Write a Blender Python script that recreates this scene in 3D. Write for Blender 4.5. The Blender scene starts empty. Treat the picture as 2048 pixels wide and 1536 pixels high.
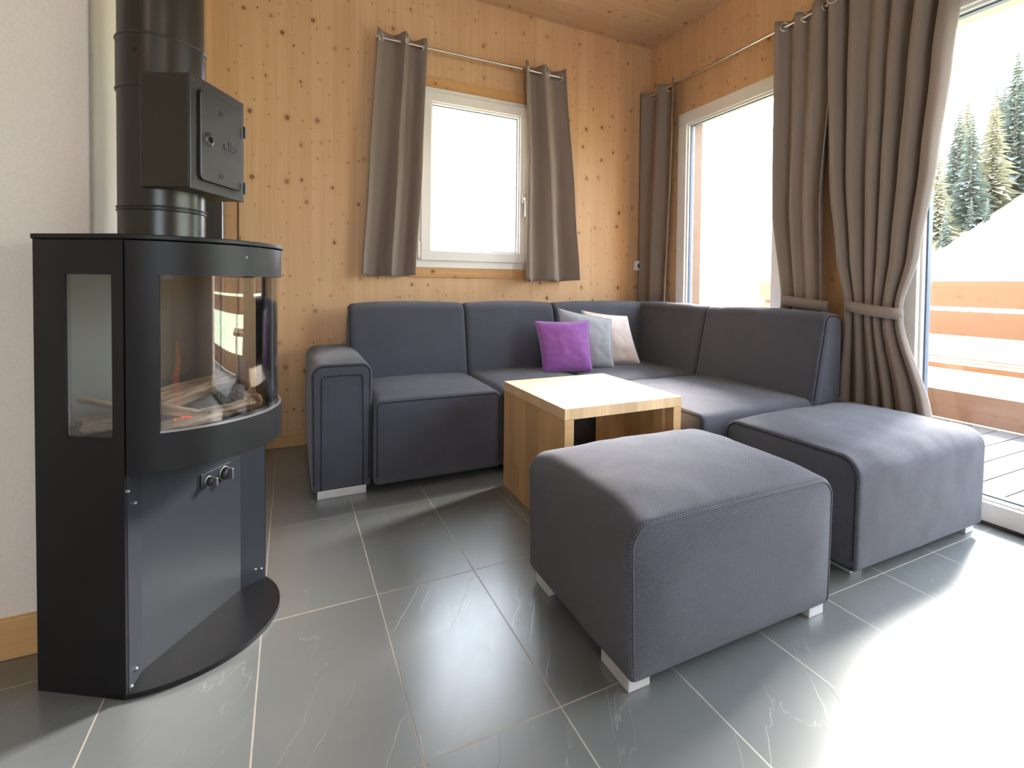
import bpy, bmesh, math, random
from math import sin, cos, pi, sqrt, radians, atan2
from mathutils import Vector, Matrix, noise
random.seed(7)
SC = bpy.context.scene
COL = SC.collection

# ------------------------------------------------------------------ camera
CAM_H = 0.939
cam_d = bpy.data.cameras.new('camera')
cam = bpy.data.objects.new('camera', cam_d); COL.objects.link(cam)
FPX = 1018.03
cam_d.sensor_width = 36.0; cam_d.sensor_fit = 'HORIZONTAL'
cam_d.lens = FPX / 2048 * 36
cam_d.shift_x = (1024 - 1100) / 2048
cam_d.shift_y = (595.6 - 768) / 2048
cam_d.clip_start = 0.05; cam_d.clip_end = 600
yaw, pitch, roll = .4719, .0244, .0122
fw = Vector((sin(yaw)*cos(pitch), cos(yaw)*cos(pitch), -sin(pitch)))
rt = fw.cross(Vector((0, 0, 1))).normalized(); up = rt.cross(fw)
r2 = rt*cos(roll) + up*sin(roll); u2 = -rt*sin(roll) + up*cos(roll)
cam.matrix_world = Matrix(((r2.x, u2.x, -fw.x, 0), (r2.y, u2.y, -fw.y, 0), (r2.z, u2.z, -fw.z, CAM_H), (0, 0, 0, 1)))
SC.camera = cam

# ------------------------------------------------------------------ light
world = bpy.data.worlds.new('overcast_sky'); SC.world = world; world.use_nodes = True
wn = world.node_tree; bgn = wn.nodes['Background']
bgn.inputs['Color'].default_value = (.76, .88, 1.0, 1); bgn.inputs['Strength'].default_value = 17.0
def add_light(name, kind, loc=(0, 0, 0)):
    d = bpy.data.lights.new(name, kind); o = bpy.data.objects.new(name, d); COL.objects.link(o); o.location = loc
    return o, d
sun, sd = add_light('hazy_sun', 'SUN')
sd.energy = 50.0; sd.angle = radians(26); sd.color = (1.0, .95, .88)
az, el = radians(27), radians(31)
sun.rotation_euler = Vector((cos(az)*cos(el), sin(az)*cos(el), sin(el))).to_track_quat('Z', 'Y').to_euler()
# portals in the openings, the added rear window too (they emit nothing themselves, they guide sky sampling)
for nm, loc, rot, sx, sy in (('portal_window_1', (1.09, 3.50, 1.62), (radians(-90), 0, 0), .75, 1.10),
                             ('portal_window_2', (2.84, 2.44, 1.10), (0, radians(90), 0), 2.20, .95),
                             ('portal_door', (2.84, .20, 1.10), (0, radians(90), 0), 2.20, 2.40),
                             ('portal_added_window', (-.3, -3.24, 1.55), (radians(90), 0, 0), 1.6, 1.2)):
    o, d = add_light(nm, 'AREA', loc); d.shape = 'RECTANGLE'; d.size = sx; d.size_y = sy
    o.rotation_euler = rot; d.cycles.is_portal = True
# warm fill lamps added out of view behind the camera
for i, (x, y) in enumerate(((-1.6, -1.0), (.6, -1.6))):
    o, d = add_light('added_fill_lamp', 'AREA', (x, y, 2.77)); d.shape = 'DISK'; d.size = .5
    d.energy = 11; d.color = (1.0, .82, .62)
SC.view_settings.view_transform = 'Standard'; SC.view_settings.look = 'None'
SC.view_settings.gamma = 1.0; SC.view_settings.use_curve_mapping = False
SC.view_settings.exposure = -0.15
cy = SC.cycles
cy.use_denoising = True; cy.max_bounces = 8; cy.diffuse_bounces = 5; cy.glossy_bounces = 4
cy.transparent_max_bounces = 12; cy.transmission_bounces = 4; cy.sample_clamp_indirect = 6.0
cy.caustics_reflective = False; cy.caustics_refractive = False

# ------------------------------------------------------------------ node helpers
class NT:
    def __init__(s, name):
        s.m = bpy.data.materials.new(name); s.m.use_nodes = True
        s.t = s.m.node_tree; s.t.nodes.clear()
        s.out = s.n('ShaderNodeOutputMaterial')
    def n(s, kind, **kw):
        x = s.t.nodes.new(kind)
        for k, v in kw.items(): setattr(x, k, v)
        return x
    def set(s, sock, v):
        if isinstance(v, bpy.types.NodeSocket): s.t.links.new(v, sock)
        elif v is not None: sock.default_value = v
    def math(s, op, a, b=None, c=None, clamp=False):
        x = s.n('ShaderNodeMath', operation=op); x.use_clamp = clamp
        s.set(x.inputs[0], a)
        if b is not None: s.set(x.inputs[1], b)
        if c is not None: s.set(x.inputs[2], c)
        return x.outputs[0]
    def mix(s, f, a, b, blend='MIX'):
        x = s.n('ShaderNodeMix', data_type='RGBA', blend_type=blend)
        s.set(x.inputs['Factor'], f); s.set(x.inputs['A'], a); s.set(x.inputs['B'], b)
        return x.outputs['Result']
    def sep(s, v):
        x = s.n('ShaderNodeSeparateXYZ'); s.set(x.inputs[0], v); return x.outputs
    def comb(s, a=0., b=0., c=0.):
        x = s.n('ShaderNodeCombineXYZ')
        for i, v in enumerate((a, b, c)): s.set(x.inputs[i], v)
        return x.outputs[0]
    def noise(s, v, scale, detail=3., rough=.5, dist=0.):
        x = s.n('ShaderNodeTexNoise'); s.set(x.inputs['Vector'], v); x.inputs['Scale'].default_value = scale
        x.inputs['Detail'].default_value = detail; x.inputs['Roughness'].default_value = rough; x.inputs['Distortion'].default_value = dist
        return x.outputs['Fac']
    def ramp(s, f, stops):
        x = s.n('ShaderNodeValToRGB'); cr = x.color_ramp
        while len(cr.elements) < len(stops): cr.elements.new(.5)
        for e, (p, c) in zip(cr.elements, stops):
            e.position = p; e.color = c if len(c) == 4 else (*c, 1)
        s.set(x.inputs[0], f); return x.outputs[0]
    def mr(s, v, a, b, c, d, smooth=True):
        x = s.n('ShaderNodeMapRange'); x.interpolation_type = 'SMOOTHSTEP' if smooth else 'LINEAR'
        s.set(x.inputs[0], v)
        for i, q in enumerate((a, b, c, d)): s.set(x.inputs[i+1], q)
        return x.outputs[0]
    def wn(s, v, dims='3D'):
        x = s.n('ShaderNodeTexWhiteNoise', noise_dimensions=dims)
        s.set(x.inputs['Vector' if dims != '1D' else 'W'], v); return x.outputs
    def obj(s): return s.n('ShaderNodeTexCoord').outputs['Object']
    def uv(s): return s.n('ShaderNodeTexCoord').outputs['UV']
    def bump(s, h, strength, dist=.002):
        x = s.n('ShaderNodeBump'); s.set(x.inputs['Height'], h)
        x.inputs['Strength'].default_value = strength; x.inputs['Distance'].default_value = dist
        return x.outputs[0]
    def pbr(s, col, rough=.5, metal=0., normal=None, spec=.5, **kw):
        b = s.n('ShaderNodeBsdfPrincipled')
        s.set(b.inputs['Base Color'], col if isinstance(col, bpy.types.NodeSocket) else (*col[:3], 1))
        s.set(b.inputs['Roughness'], rough); s.set(b.inputs['Metallic'], metal); s.set(b.inputs['Specular IOR Level'], spec)
        if normal is not None: s.set(b.inputs['Normal'], normal)
        for k, v in kw.items(): s.set(b.inputs[k], v)
        return b.outputs[0]
    def done(s, sh):
        s.t.links.new(sh, s.out.inputs['Surface']); return s.m

def plain(name, col, rough=.5, metal=0., spec=.5, nz=0., nscale=40):
    t = NT(name); c = (*col, 1); nrm = None
    v = t.obj(); f = t.noise(v, nscale, 4)
    cc = t.mix(f, tuple(x*.9 for x in col)+(1,), tuple(min(1, x*1.1) for x in col)+(1,))
    if nz: nrm = t.bump(f, nz, .001)
    return t.done(t.pbr(cc, rough, metal, nrm, spec))

def wood_wall(name, wa, la, base=(.69, .45, .255), bw=.118, knots=1., seed=0., rough=.5, dark=.72, pale=None):
    """glued spruce panel: wa = axis across boards, la = axis along the grain"""
    t = NT(name); X = t.sep(t.obj()); w, l = X[wa], X[la]
    wi = t.math('FLOOR', t.math('DIVIDE', t.math('ADD', w, 13.7+seed), bw))
    r = t.wn(wi, '1D'); rv = r['Value']
    lo = t.math('MULTIPLY_ADD', rv, 9.0, l)
    # grain
    g = t.noise(t.comb(t.math('MULTIPLY', w, 85.), t.math('MULTIPLY', lo, 1.6), rv), 1., 4, .6, .3)
    g2 = t.noise(t.comb(t.math('MULTIPLY', w, 16.), t.math('MULTIPLY', lo, .55), rv), 1., 3, .5, .6)
    g3 = t.noise(t.comb(t.math('MULTIPLY', w, 34.), t.math('MULTIPLY', lo, .35), 3.), 1., 2, .5, .2)
    b = Vector(base); B = lambda k, s=1.: (min(1, b.x*k), min(1, b.y*k*s), min(1, b.z*k*s*s), 1)
    c = t.mix(g2, B(.86, .96), B(1.10, 1.04))
    c = t.mix(t.math('MULTIPLY', t.mr(g, .42, .72, 0, 1), .34), c, B(.70, .88))
    c = t.mix(t.math('MULTIPLY', t.mr(g3, .50, .75, 0, 1), .30), c, B(.84, .84))
    c = t.mix(t.math('MULTIPLY', rv, .55), c, B(.84, .90))
    # thin board joints
    fr = t.math('FRACT', t.math('DIVIDE', t.math('ADD', w, 13.7+seed), bw))
    ed = t.math('MINIMUM', fr, t.math('SUBTRACT', 1., fr))
    c = t.mix(t.math('MULTIPLY', t.mr(ed, .0, .012, 1, 0), .30), c, B(.55, .8))
    # knots
    kb = (.16, .065, .025, 1)
    for sc, keep, rmin, rmax, st, off, am in ((6.6, .66, .034, .092, .82, 0., .92), (13., .62, .030, .066, .8, 5.3, .9)):
        vo = t.n('ShaderNodeTexVoronoi', voronoi_dimensions='2D'); vo.inputs['Randomness'].default_value = .95
        wob = t.noise(t.comb(t.math('MULTIPLY', w, 30.), t.math('MULTIPLY', l, 30.), 1.), 1., 2)
        vv = t.comb(t.math('MULTIPLY_ADD', wob, .006, t.math('ADD', w, off+seed)), t.math('MULTIPLY', t.math('ADD', l, off), st))
        t.set(vo.inputs['Vector'], vv); vo.inputs['Scale'].default_value = sc
        cs = t.n('ShaderNodeSeparateColor'); t.set(cs.inputs[0], vo.outputs['Color'])
        rad = t.mr(cs.outputs[0], 0., 1., rmin, rmax, False)
        on = t.math('LESS_THAN', cs.outputs[1], keep*knots)
        q = t.math('DIVIDE', vo.outputs['Distance'], rad)
        halo = t.math('MULTIPLY', t.mr(q, .8, 3.2, 1, 0), on)
        core = t.math('MULTIPLY', t.mr(q, .55, 1.25, 1, 0), on)
        c = t.mix(t.math('MULTIPLY', halo, .22), c, B(.70, .75))
        c = t.mix(t.math('MULTIPLY', core, t.mr(cs.outputs[2], 0, 1, .35*am, am, False)), c, kb)
    if pale: c = t.mix(pale, c, (.70, .60, .48, 1))
    nrm = t.bump(t.math('ADD', t.math('MULTIPLY', g, .5), t.mr(ed, 0, .02, 0, .6)), .12, .001)
    return t.done(t.pbr(c, rough, 0, nrm, .35))

def oak(name, wa, la, ta, base=(.56, .35, .17), bw=.062, seg=.62, kk=1.):
    """finger jointed oak staves"""
    t = NT(name); X = t.sep(t.obj()); w, l = X[wa], X[la]
    wi = t.math('FLOOR', t.math('DIVIDE', t.math('ADD', w, 9.31), bw))
    r0 = t.wn(wi, '1D')['Value']
    li = t.math('FLOOR', t.math('ADD', t.math('DIVIDE', t.math('ADD', l, 9.), seg), t.math('MULTIPLY', r0, 5.)))
    r = t.wn(t.comb(wi, li, 1.))['Value']
    g = t.noise(t.comb(t.math('MULTIPLY', w, 120.), t.math('MULTIPLY', l, 5.), t.math('MULTIPLY', r, 20.)), 1., 4, .6)
    b = base; f = lambda k: (b[0]*k, b[1]*k, b[2]*k, 1)
    c = t.mix(r, f(.80*kk), f(1.22))
    c = t.mix(t.math('MULTIPLY', t.mr(g, .4, .75, 0, 1), .42), c, f(.6))
    return t.done(t.pbr(c, .38, 0, t.bump(g, .1, .001), .4))

def fabric(name, dark, light, bw=.0068, rh=.0040, rough=.95, bstr=.9, sheen=.25):
    t = NT(name); v = t.uv()
    br = t.n('ShaderNodeTexBrick'); br.offset = .5; br.offset_frequency = 2
    t.set(br.inputs['Vector'], v)
    br.inputs['Scale'].default_value = 1.; br.inputs['Brick Width'].default_value = bw; br.inputs['Row Height'].default_value = rh
    br.inputs['Mortar Size'].default_value = rh*.34; br.inputs['Mortar Smooth'].default_value = 1.; br.inputs['Bias'].default_value = 0.
    dots = t.math('SUBTRACT', 1., br.outputs['Fac'])
    n = t.noise(v, 900., 2); n2 = t.noise(v, 7., 3)
    f = t.math('MULTIPLY', dots, t.mr(n, .2, .8, .5, 1.1, False))
    c = t.mix(f, (*dark, 1), (*light, 1))
    c = t.mix(t.math('MULTIPLY', n2, .25), c, (*dark, 1))
    h = t.math('ADD', dots, t.math('MULTIPLY', n2, 1.4))
    nrm = t.bump(h, bstr, .0015)
    return t.done(t.pbr(c, rough, 0, nrm, .25, **{'Sheen Weight': sheen, 'Sheen Roughness': .5}))

# ------------------------------------------------------------------ materials
M = {}
M['wood_back'] = wood_wall('spruce_wall_vertical_x', 0, 2)
M['wood_right'] = wood_wall('spruce_wall_vertical_y', 1, 2, seed=3.3)
M['wood_ceil'] = wood_wall('spruce_ceiling_planks', 1, 0, base=(.60, .43, .28), bw=.20, knots=.9, seed=1.7, dark=.6)
M['wood_trim_x'] = wood_wall('spruce_trim_x', 2, 0, base=(.62, .36, .15), bw=.30, seed=2.1, knots=.9)
M['wood_trim_y'] = wood_wall('spruce_trim_y', 2, 1, base=(.62, .36, .15), bw=.30, seed=4.1, knots=.9)
M['skirting'] = wood_wall('spruce_skirting', 2, 0, base=(.66, .41, .19), bw=.40, seed=6.1, knots=.5)
M['larch_z'] = wood_wall('larch_outdoor_z', 1, 2, base=(.16, .10, .068), bw=.16, seed=5.1, knots=.8)
M['larch_y'] = wood_wall('larch_outdoor_y', 2, 1, base=(.20, .120, .075), bw=.60, seed=8.1, knots=1.)
M['oak_top_sunlit'] = oak('oak_table_top_sunlit', 0, 1, 2, base=(.68, .48, .28))  # lighter than the sides, strong sunlight is put into the colour
M['oak_side'] = oak('oak_table_side', 1, 2, 0, seg=2.)
M['oak_edge'] = oak('oak_table_edge', 2, 0, 1, base=(.56, .34, .15), bw=.3, seg=.45)
M['plaster'] = plain('white_plaster', (.78, .73, .675), .9, nz=.05, nscale=220)
M['pvc'] = plain('white_window_plastic', (.84, .83, .80), .35, nscale=3)
M['gasket'] = plain('blue_grey_gasket', (.10, .13, .20), .5)
M['steel_frame'] = plain('black_stove_paint', (.0085, .0085, .0105), .42, spec=.32, nz=.10, nscale=900)
M['stove_grey'] = plain('dark_grey_stove_panel', (.026, .029, .036), .36, nz=.03, nscale=300)
M['pipe'] = plain('dark_flue_enamel', (.028, .025, .021), .30, .25, spec=.6, nz=.03, nscale=200)
M['fire_liner'] = plain('grey_fireclay_liner', (.17, .17, .165), .7)
M['duct'] = plain('black_duct_paint', (.02, .018, .016), .45)
M['chrome'] = plain('brushed_steel', (.62, .60, .57), .28, 1.)
M['zinc'] = plain('dark_zinc_screw', (.30, .30, .32), .35, .8)
M['alu_foot'] = plain('silver_painted_foot', (.62, .62, .63), .45, .1)
M['socket'] = plain('white_socket_plastic', (.80, .79, .76), .35)
M['hole'] = plain('black_hole', (.01, .01, .01), .6)
M['embossed'] = plain('raised_enamel_lettering', (.055, .05, .043), .34, .2)
M['badge'] = plain('light_grey_badge', (.22, .22, .21), .4)
M['sofa'] = fabric('charcoal_weave', (.009, .010, .016), (.172, .176, .232), bstr=.9)
M['pipe_seam'] = plain('charcoal_piping', (.020, .020, .026), .9)
M['pipe_light'] = plain('grey_piping', (.075, .075, .088), .9)

def curtain_mat():
    t = NT('taupe_curtain_linen'); v = t.uv()
    n = t.noise(v, 1100., 2); X = t.sep(v)
    a = t.noise(t.comb(t.math('MULTIPLY', X[0], 1800.), t.math('MULTIPLY', X[1], 120.)), 1., 1)
    b = t.noise(t.comb(t.math('MULTIPLY', X[0], 120.), t.math('MULTIPLY', X[1], 1800.)), 1., 1)
    f = t.math('ADD', t.math('MULTIPLY', a, .5), t.math('MULTIPLY', b, .5))
    c = t.mix(f, (.21, .168, .146, 1), (.45, .375, .332, 1))
    p = t.pbr(c, .9, 0, t.bump(f, .35, .001), .2, **{'Sheen Weight': .2})
    tr = t.n('ShaderNodeBsdfTranslucent'); t.set(tr.inputs[0], c)
    m = t.n('ShaderNodeMixShader'); m.inputs[0].default_value = .22
    t.t.links.new(p, m.inputs[1]); t.t.links.new(tr.outputs[0], m.inputs[2])
    return t.done(m.outputs[0])
M['curtain'] = curtain_mat()

def cloth(name, a, b, sheen=.3):
    t = NT(name); v = t.uv()
    n = t.noise(v, 500., 2); n2 = t.noise(v, 9., 3, .5, .6)
    c = t.mix(t.math('MULTIPLY_ADD', n, .5, t.math('MULTIPLY', n2, .5)), (*a, 1), (*b, 1))
    return t.done(t.pbr(c, .8, 0, t.bump(t.math('ADD', t.math('MULTIPLY', n, .05), n2), .5, .012), .25, **{'Sheen Weight': sheen}))
M['purple'] = cloth('purple_velvet', (.21, .06, .275), (.33, .125, .42))
M['silver'] = cloth('silver_grey_linen', (.24, .26, .30), (.44, .46, .50))
M['cream'] = cloth('pale_cream_satin', (.72, .62, .57), (.86, .80, .80))

def glass_mat(name, tint=(1, 1, 1), extra=0.0, rough=0.0, spec_col=(1, 1, 1)):
    t = NT(name)
    tr = t.n('ShaderNodeBsdfTransparent'); tr.inputs[0].default_value = (*tint, 1)
    gl = t.n('ShaderNodeBsdfGlossy'); gl.inputs['Roughness'].default_value = rough; gl.inputs[0].default_value = (*spec_col, 1)
    fr = t.n('ShaderNodeFresnel'); geo = t.n('ShaderNodeNewGeometry')
    t.set(fr.inputs[0], t.mr(geo.outputs['Backfacing'], 0., 1., 1.5, .6667, False))
    m = t.n('ShaderNodeMixShader'); t.t.links.new(t.math('ADD', fr.outputs[0], extra, clamp=True), m.inputs[0])
    t.t.links.new(tr.outputs[0], m.inputs[1]); t.t.links.new(gl.outputs[0], m.inputs[2])
    return t.done(m.outputs[0])
M['glass'] = glass_mat('window_glass')
M['stove_glass'] = glass_mat('stove_glass', (.90, .91, .91), .03)

def slate():
    t = NT('slate_floor_tiles'); X = t.sep(t.obj()); x, y = X[0], X[1]
    TX, TY = .303, .605
    gx = t.math('DIVIDE', t.math('SUBTRACT', x, .234-.303*30), TX); gy = t.math('DIVIDE', t.math('SUBTRACT', y, .975-.605*20), TY)
    ix, iy = t.math('FLOOR', gx), t.math('FLOOR', gy); fx, fy = t.math('FRACT', gx), t.math('FRACT', gy)
    dx = t.math('MULTIPLY', t.math('MINIMUM', fx, t.math('SUBTRACT', 1., fx)), TX)
    dy = t.math('MULTIPLY', t.math('MINIMUM', fy, t.math('SUBTRACT', 1., fy)), TY)
    d = t.math('MINIMUM', dx, dy)
    grout = t.mr(d, .0012, .0022, 1, 0)
    rnd = t.wn(t.comb(ix, iy, 0.)); rv = rnd['Value']
    rc = t.sep(rnd['Color'])
    px = t.math('MULTIPLY_ADD', rc[0], 17., x); py = t.math('MULTIPLY_ADD', rc[1], 17., y)
    # cleft relief, running diagonally
    a = t.math('ADD', t.math('MULTIPLY', px, .85), t.math('MULTIPLY', py, -.45)); b = t.math('ADD', t.math('MULTIPLY', px, .45), t.math('MULTIPLY', py, .85))
    n1 = t.noise(t.comb(t.math('MULTIPLY', a, 3.6), t.math('MULTIPLY', b, .75), rv), 1., 5, .50, .12)
    st = t.math('MULTIPLY', n1, 8.); fr = t.math('FRACT', st)
    terr = t.math('ADD', t.math('FLOOR', st), t.mr(fr, .0, .05, 0, 1))
    lines = t.math('MULTIPLY', t.mr(t.math('ABSOLUTE', t.math('SUBTRACT', fr, .02)), 0, .012, 1, 0), t.mr(t.noise(t.comb(px, py, 2.), 4., 2), .44, .58, 0, 1))
    n2 = t.noise(t.comb(px, py, rv), 26., 5, .6); n3 = t.noise(t.comb(px, py, rv), 3., 3, .5)
    c = t.mix(n3, (.120, .128, .133, 1), (.178, .187, .190, 1))
    c = t.mix(t.math('MULTIPLY', n2, .55), c, (.100, .120, .126, 1))
    c = t.mix(t.math('MULTIPLY', rv, .35), c, (.18, .18, .172, 1))
    c = t.mix(t.math('MULTIPLY', lines, .45), c, (.36, .36, .35, 1))
    c = t.mix(grout, c, (.36, .32, .27, 1))
    rough = t.math('ADD', t.mr(n2, .2, .8, .29, .33, False), t.math('MULTIPLY', grout, .4))
    h = t.math('ADD', t.math('MULTIPLY', terr, .40), t.math('MULTIPLY', n2, .10)); h = t.math('SUBTRACT', h, t.math('MULTIPLY', grout, 1.2))
    return t.done(t.pbr(c, rough, 0, t.bump(h, .20, .0016), 1.0, **{'Coat Weight': .35, 'Coat Roughness': .20}))
M['slate'] = slate()

def deckmat():
    t = NT('weathered_grey_deck'); X = t.sep(t.obj()); x, y = X[0], X[1]
    g = t.noise(t.comb(t.math('MULTIPLY', x, 3.), t.math('MULTIPLY', y, 60.), 0.), 1., 4, .6)
    c = t.mix(g, (.075, .071, .070, 1), (.125, .12, .118, 1))
    return t.done(t.pbr(c, .7, 0, t.bump(g, .3, .002), .4))
M['deck'] = deckmat()
def grassmat():
    t = NT('brightened_autumn_meadow'); v = t.obj()
    n = t.noise(v, .35, 6, .6); n2 = t.noise(v, 9., 4, .6)
    c = t.mix(n, (.42, .44, .30, 1), (.56, .54, .38, 1)); c = t.mix(t.math('MULTIPLY', n2, .5), c, (.34, .38, .24, 1))  # grass colour raised for blown-out brightness and bounced fill light
    return t.done(t.pbr(c, .95, 0, None, .1))
M['grass'] = grassmat()
M['conifer'] = plain('conifer_green_hazed', (.12, .14, .125), .9, nscale=3)  # paler than plain spruce, distance haze is in the colour
M['larch_tree'] = plain('autumn_larch_hazed', (.28, .255, .18), .9, nscale=3)  # haze lifted into the larch colour as well
M['bark'] = plain('pale_tree_bark', (.20, .17, .14), .9)
M['log_bark'] = plain('grey_brown_bark', (.11, .075, .05), .9, nz=.8, nscale=90)
def logmat():
    t = NT('split_firewood'); X = t.sep(t.obj())
    g = t.noise(t.comb(t.math('MULTIPLY', X[0], 9.), t.math('MULTIPLY', X[1], 110.), t.math('MULTIPLY', X[2], 110.)), 1., 4, .65)
    c = t.mix(t.mr(g, .3, .7, 0, 1), (.10, .062, .040, 1), (.36, .26, .18, 1))
    return t.done(t.pbr(c, .85, 0, t.bump(g, .8, .003), .2))
M['log'] = logmat()
def emit(name, col, s, alpha=None):
    t = NT(name); e = t.n('ShaderNodeEmission'); e.inputs[0].default_value = (*col, 1); e.inputs[1].default_value = s
    if alpha is None: return t.done(e.outputs[0])
    tr = t.n('ShaderNodeBsdfTransparent'); m = t.n('ShaderNodeMixShader'); m.inputs[0].default_value = alpha
    t.t.links.new(tr.outputs[0], m.inputs[1]); t.t.links.new(e.outputs[0], m.inputs[2]); return t.done(m.outputs[0])
M['ember'] = emit('glowing_ember', (1., .10, .03), 1.1)
M['flame'] = emit('thin_orange_flame', (1., .22, .06), .8, .07)
M['gravel'] = plain('charcoal_granules', (.03, .03, .032), .8, nz=1., nscale=120)

# ------------------------------------------------------------------ object helpers
def tag(o, label=None, cat=None, group=None, kind=None):
    if label: o['label'] = label
    if cat: o['category'] = cat
    if group: o['group'] = group
    if kind: o['kind'] = kind
    return o
def thing(name, label, cat, loc=(0, 0, 0), rotz=0., group=None):
    o = bpy.data.objects.new(name, None); COL.objects.link(o); o.empty_display_size = .1
    o.location = loc; o.rotation_euler = (0, 0, rotz)
    return tag(o, label, cat, group)
def par(o, p):
    o.parent = p; return o

class MB:
    """mesh collector; vertices in world metres, moved into the frame of `org` when built"""
    def __init__(s): s.v = []; s.f = []; s.uv = []; s.sm = []
    def add(s, vs, fs, uvs=None, smooth=False):
        n = len(s.v); s.v += [tuple(p) for p in vs]
        for i, f in enumerate(fs):
            s.f.append(tuple(n+k for k in f)); s.uv.append(uvs[i] if uvs else None); s.sm.append(smooth)
        return s
    def box(s, x0, x1, y0, y1, z0, z1):
        v = [(x0, y0, z0), (x1, y0, z0), (x1, y1, z0), (x0, y1, z0), (x0, y0, z1), (x1, y0, z1), (x1, y1, z1), (x0, y1, z1)]
        return s.add(v, [(0, 3, 2, 1), (4, 5, 6, 7), (0, 1, 5, 4), (1, 2, 6, 5), (2, 3, 7, 6), (3, 0, 4, 7)])
    def tube(s, pts, r, n=12, caps=True, closed=False):
        pts = [Vector(p) for p in pts]; m = len(pts); rs = r if isinstance(r, (list, tuple)) else [r]*m
        vs = []; a0 = None
        for i, p in enumerate(pts):
            if closed: t = pts[(i+1) % m]-pts[i-1]
            else: t = pts[min(i+1, m-1)]-pts[max(i-1, 0)]
            t.normalize()
            if a0 is None: a0 = t.orthogonal().normalized()
            a0 = (a0-t*a0.dot(t)).normalized(); b = t.cross(a0)
            vs += [p+(a0*cos(2*pi*k/n)+b*sin(2*pi*k/n))*rs[i] for k in range(n)]
        fs = []
        for i in range(m if closed else m-1):
            j = (i+1) % m
            for k in range(n): fs.append((i*n+k, i*n+(k+1) % n, j*n+(k+1) % n, j*n+k))
        s.add(vs, fs, smooth=True)
        if caps and not closed:
            s.add(vs[:n], [tuple(range(n))[::-1]]); s.add(vs[-n:], [tuple(range(n))])
        return s
    def poly(s, pts, z0, z1):
        """vertical prism from plan outline (ccw)"""
        n = len(pts); v = [(x, y, z0) for x, y in pts]+[(x, y, z1) for x, y in pts]
        return s.add(v, [tuple(range(n))[::-1], tuple(range(n, 2*n))]+[(i, (i+1) % n, n+(i+1) % n, n+i) for i in range(n)])
    def lathe(s, prof, c, n=48, axis='z', mat=None):
        vs = []
        for r, z in prof:
            for k in range(n):
                a = 2*pi*k/n; p = Vector((r*cos(a), r*sin(a), z))
                if mat is not None: p = mat @ p
                vs.append(p+Vector(c))
        fs = [(i*n+k, i*n+(k+1) % n, (i+1)*n+(k+1) % n, (i+1)*n+k) for i in range(len(prof)-1) for k in range(n)]
        return s.add(vs, fs, smooth=True)
    def grid(s, P, nu, nv, uvf=None, smooth=True, flip=False):
        vs = []; uv = []
        for j in range(nv+1):
            for i in range(nu+1):
                p = P(i/nu, j/nv); vs.append(p); uv.append(uvf(i/nu, j/nv, p) if uvf else (i/nu, j/nv))
        fs = []; us = []
        for j in range(nv):
            for i in range(nu):
                f = (j*(nu+1)+i, j*(nu+1)+i+1, (j+1)*(nu+1)+i+1, (j+1)*(nu+1)+i)
                if flip: f = f[::-1]
                fs.append(f); us.append([uv[k] for k in f])
        return s.add(vs, fs, us, smooth)
    def build(s, name, mat, parent=None, org=None, bevel=0., weld=False, autosm=False):
        me = bpy.data.meshes.new(name)
        o0 = Vector((0, 0, 0)) if org is None else Vector(org)
        me.from_pydata([Vector(p)-o0 for p in s.v], [], s.f)
        if any(u is not None for u in s.uv):
            L = me.uv_layers.new(name='UVMap')
            for p, u in zip(me.polygons, s.uv):
                for k, li in enumerate(p.loop_indices): L.data[li].uv = u[k] if u else (0, 0)
        for p, q in zip(me.polygons, s.sm): p.use_smooth = q
        bm = bmesh.new(); bm.from_mesh(me)
        if weld or autosm: bmesh.ops.remove_doubles(bm, verts=bm.verts, dist=1e-5)
        bmesh.ops.recalc_face_normals(bm, faces=bm.faces) if weld != 'keep' else None
        bm.to_mesh(me); bm.free()
        if autosm: me.set_sharp_from_angle(angle=radians(35))
        me.materials.append(mat)
        o = bpy.data.objects.new(name, me); COL.objects.link(o)
        if parent is not None: o.parent = parent
        if bevel:
            b = o.modifiers.new('edge', 'BEVEL'); b.width = bevel; b.segments = 2; b.limit_method = 'ANGLE'; b.angle_limit = radians(40)
        return o

def arc_pts(cx, cy, r, a0, a1, n): return [(cx+r*cos(a0+(a1-a0)*i/n), cy+r*sin(a0+(a1-a0)*i/n)) for i in range(n+1)]
def roundpoly(pts, rad, seg=6):
    """ccw polygon corner rounding -> list of points"""
    out = []; n = len(pts)
    for i in range(n):
        p0, p, p1 = Vector(pts[i-1]), Vector(pts[i]), Vector(pts[(i+1) % n]); r = rad[i] if isinstance(rad, (list, tuple)) else rad
        if r <= 0: out.append(tuple(p)); continue
        a, b = (p0-p), (p1-p); la, lb = a.length, b.length; a.normalize(); b.normalize()
        ang = a.angle(b); d = min(r/math.tan(ang/2), la*.49, lb*.49); r = d*math.tan(ang/2)
        c = p+(a+b).normalized()*(r/sin(ang/2)); s, e = p+a*d-c, p+b*d-c
        t0 = atan2(s.y, s.x); t1 = atan2(e.y, e.x); dt = (t1-t0+pi) % (2*pi)-pi
        out += [(c.x+r*cos(t0+dt*k/seg), c.y+r*sin(t0+dt*k/seg)) for k in range(seg+1)]
    return out
def resample(pts, step):
    n = len(pts); out = []
    for i in range(n):
        a, b = Vector(pts[i]), Vector(pts[(i+1) % n]); L = (b-a).length; k = max(1, int(L/step))
        out += [tuple(a+(b-a)*j/k) for j in range(k)]
    return out

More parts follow.
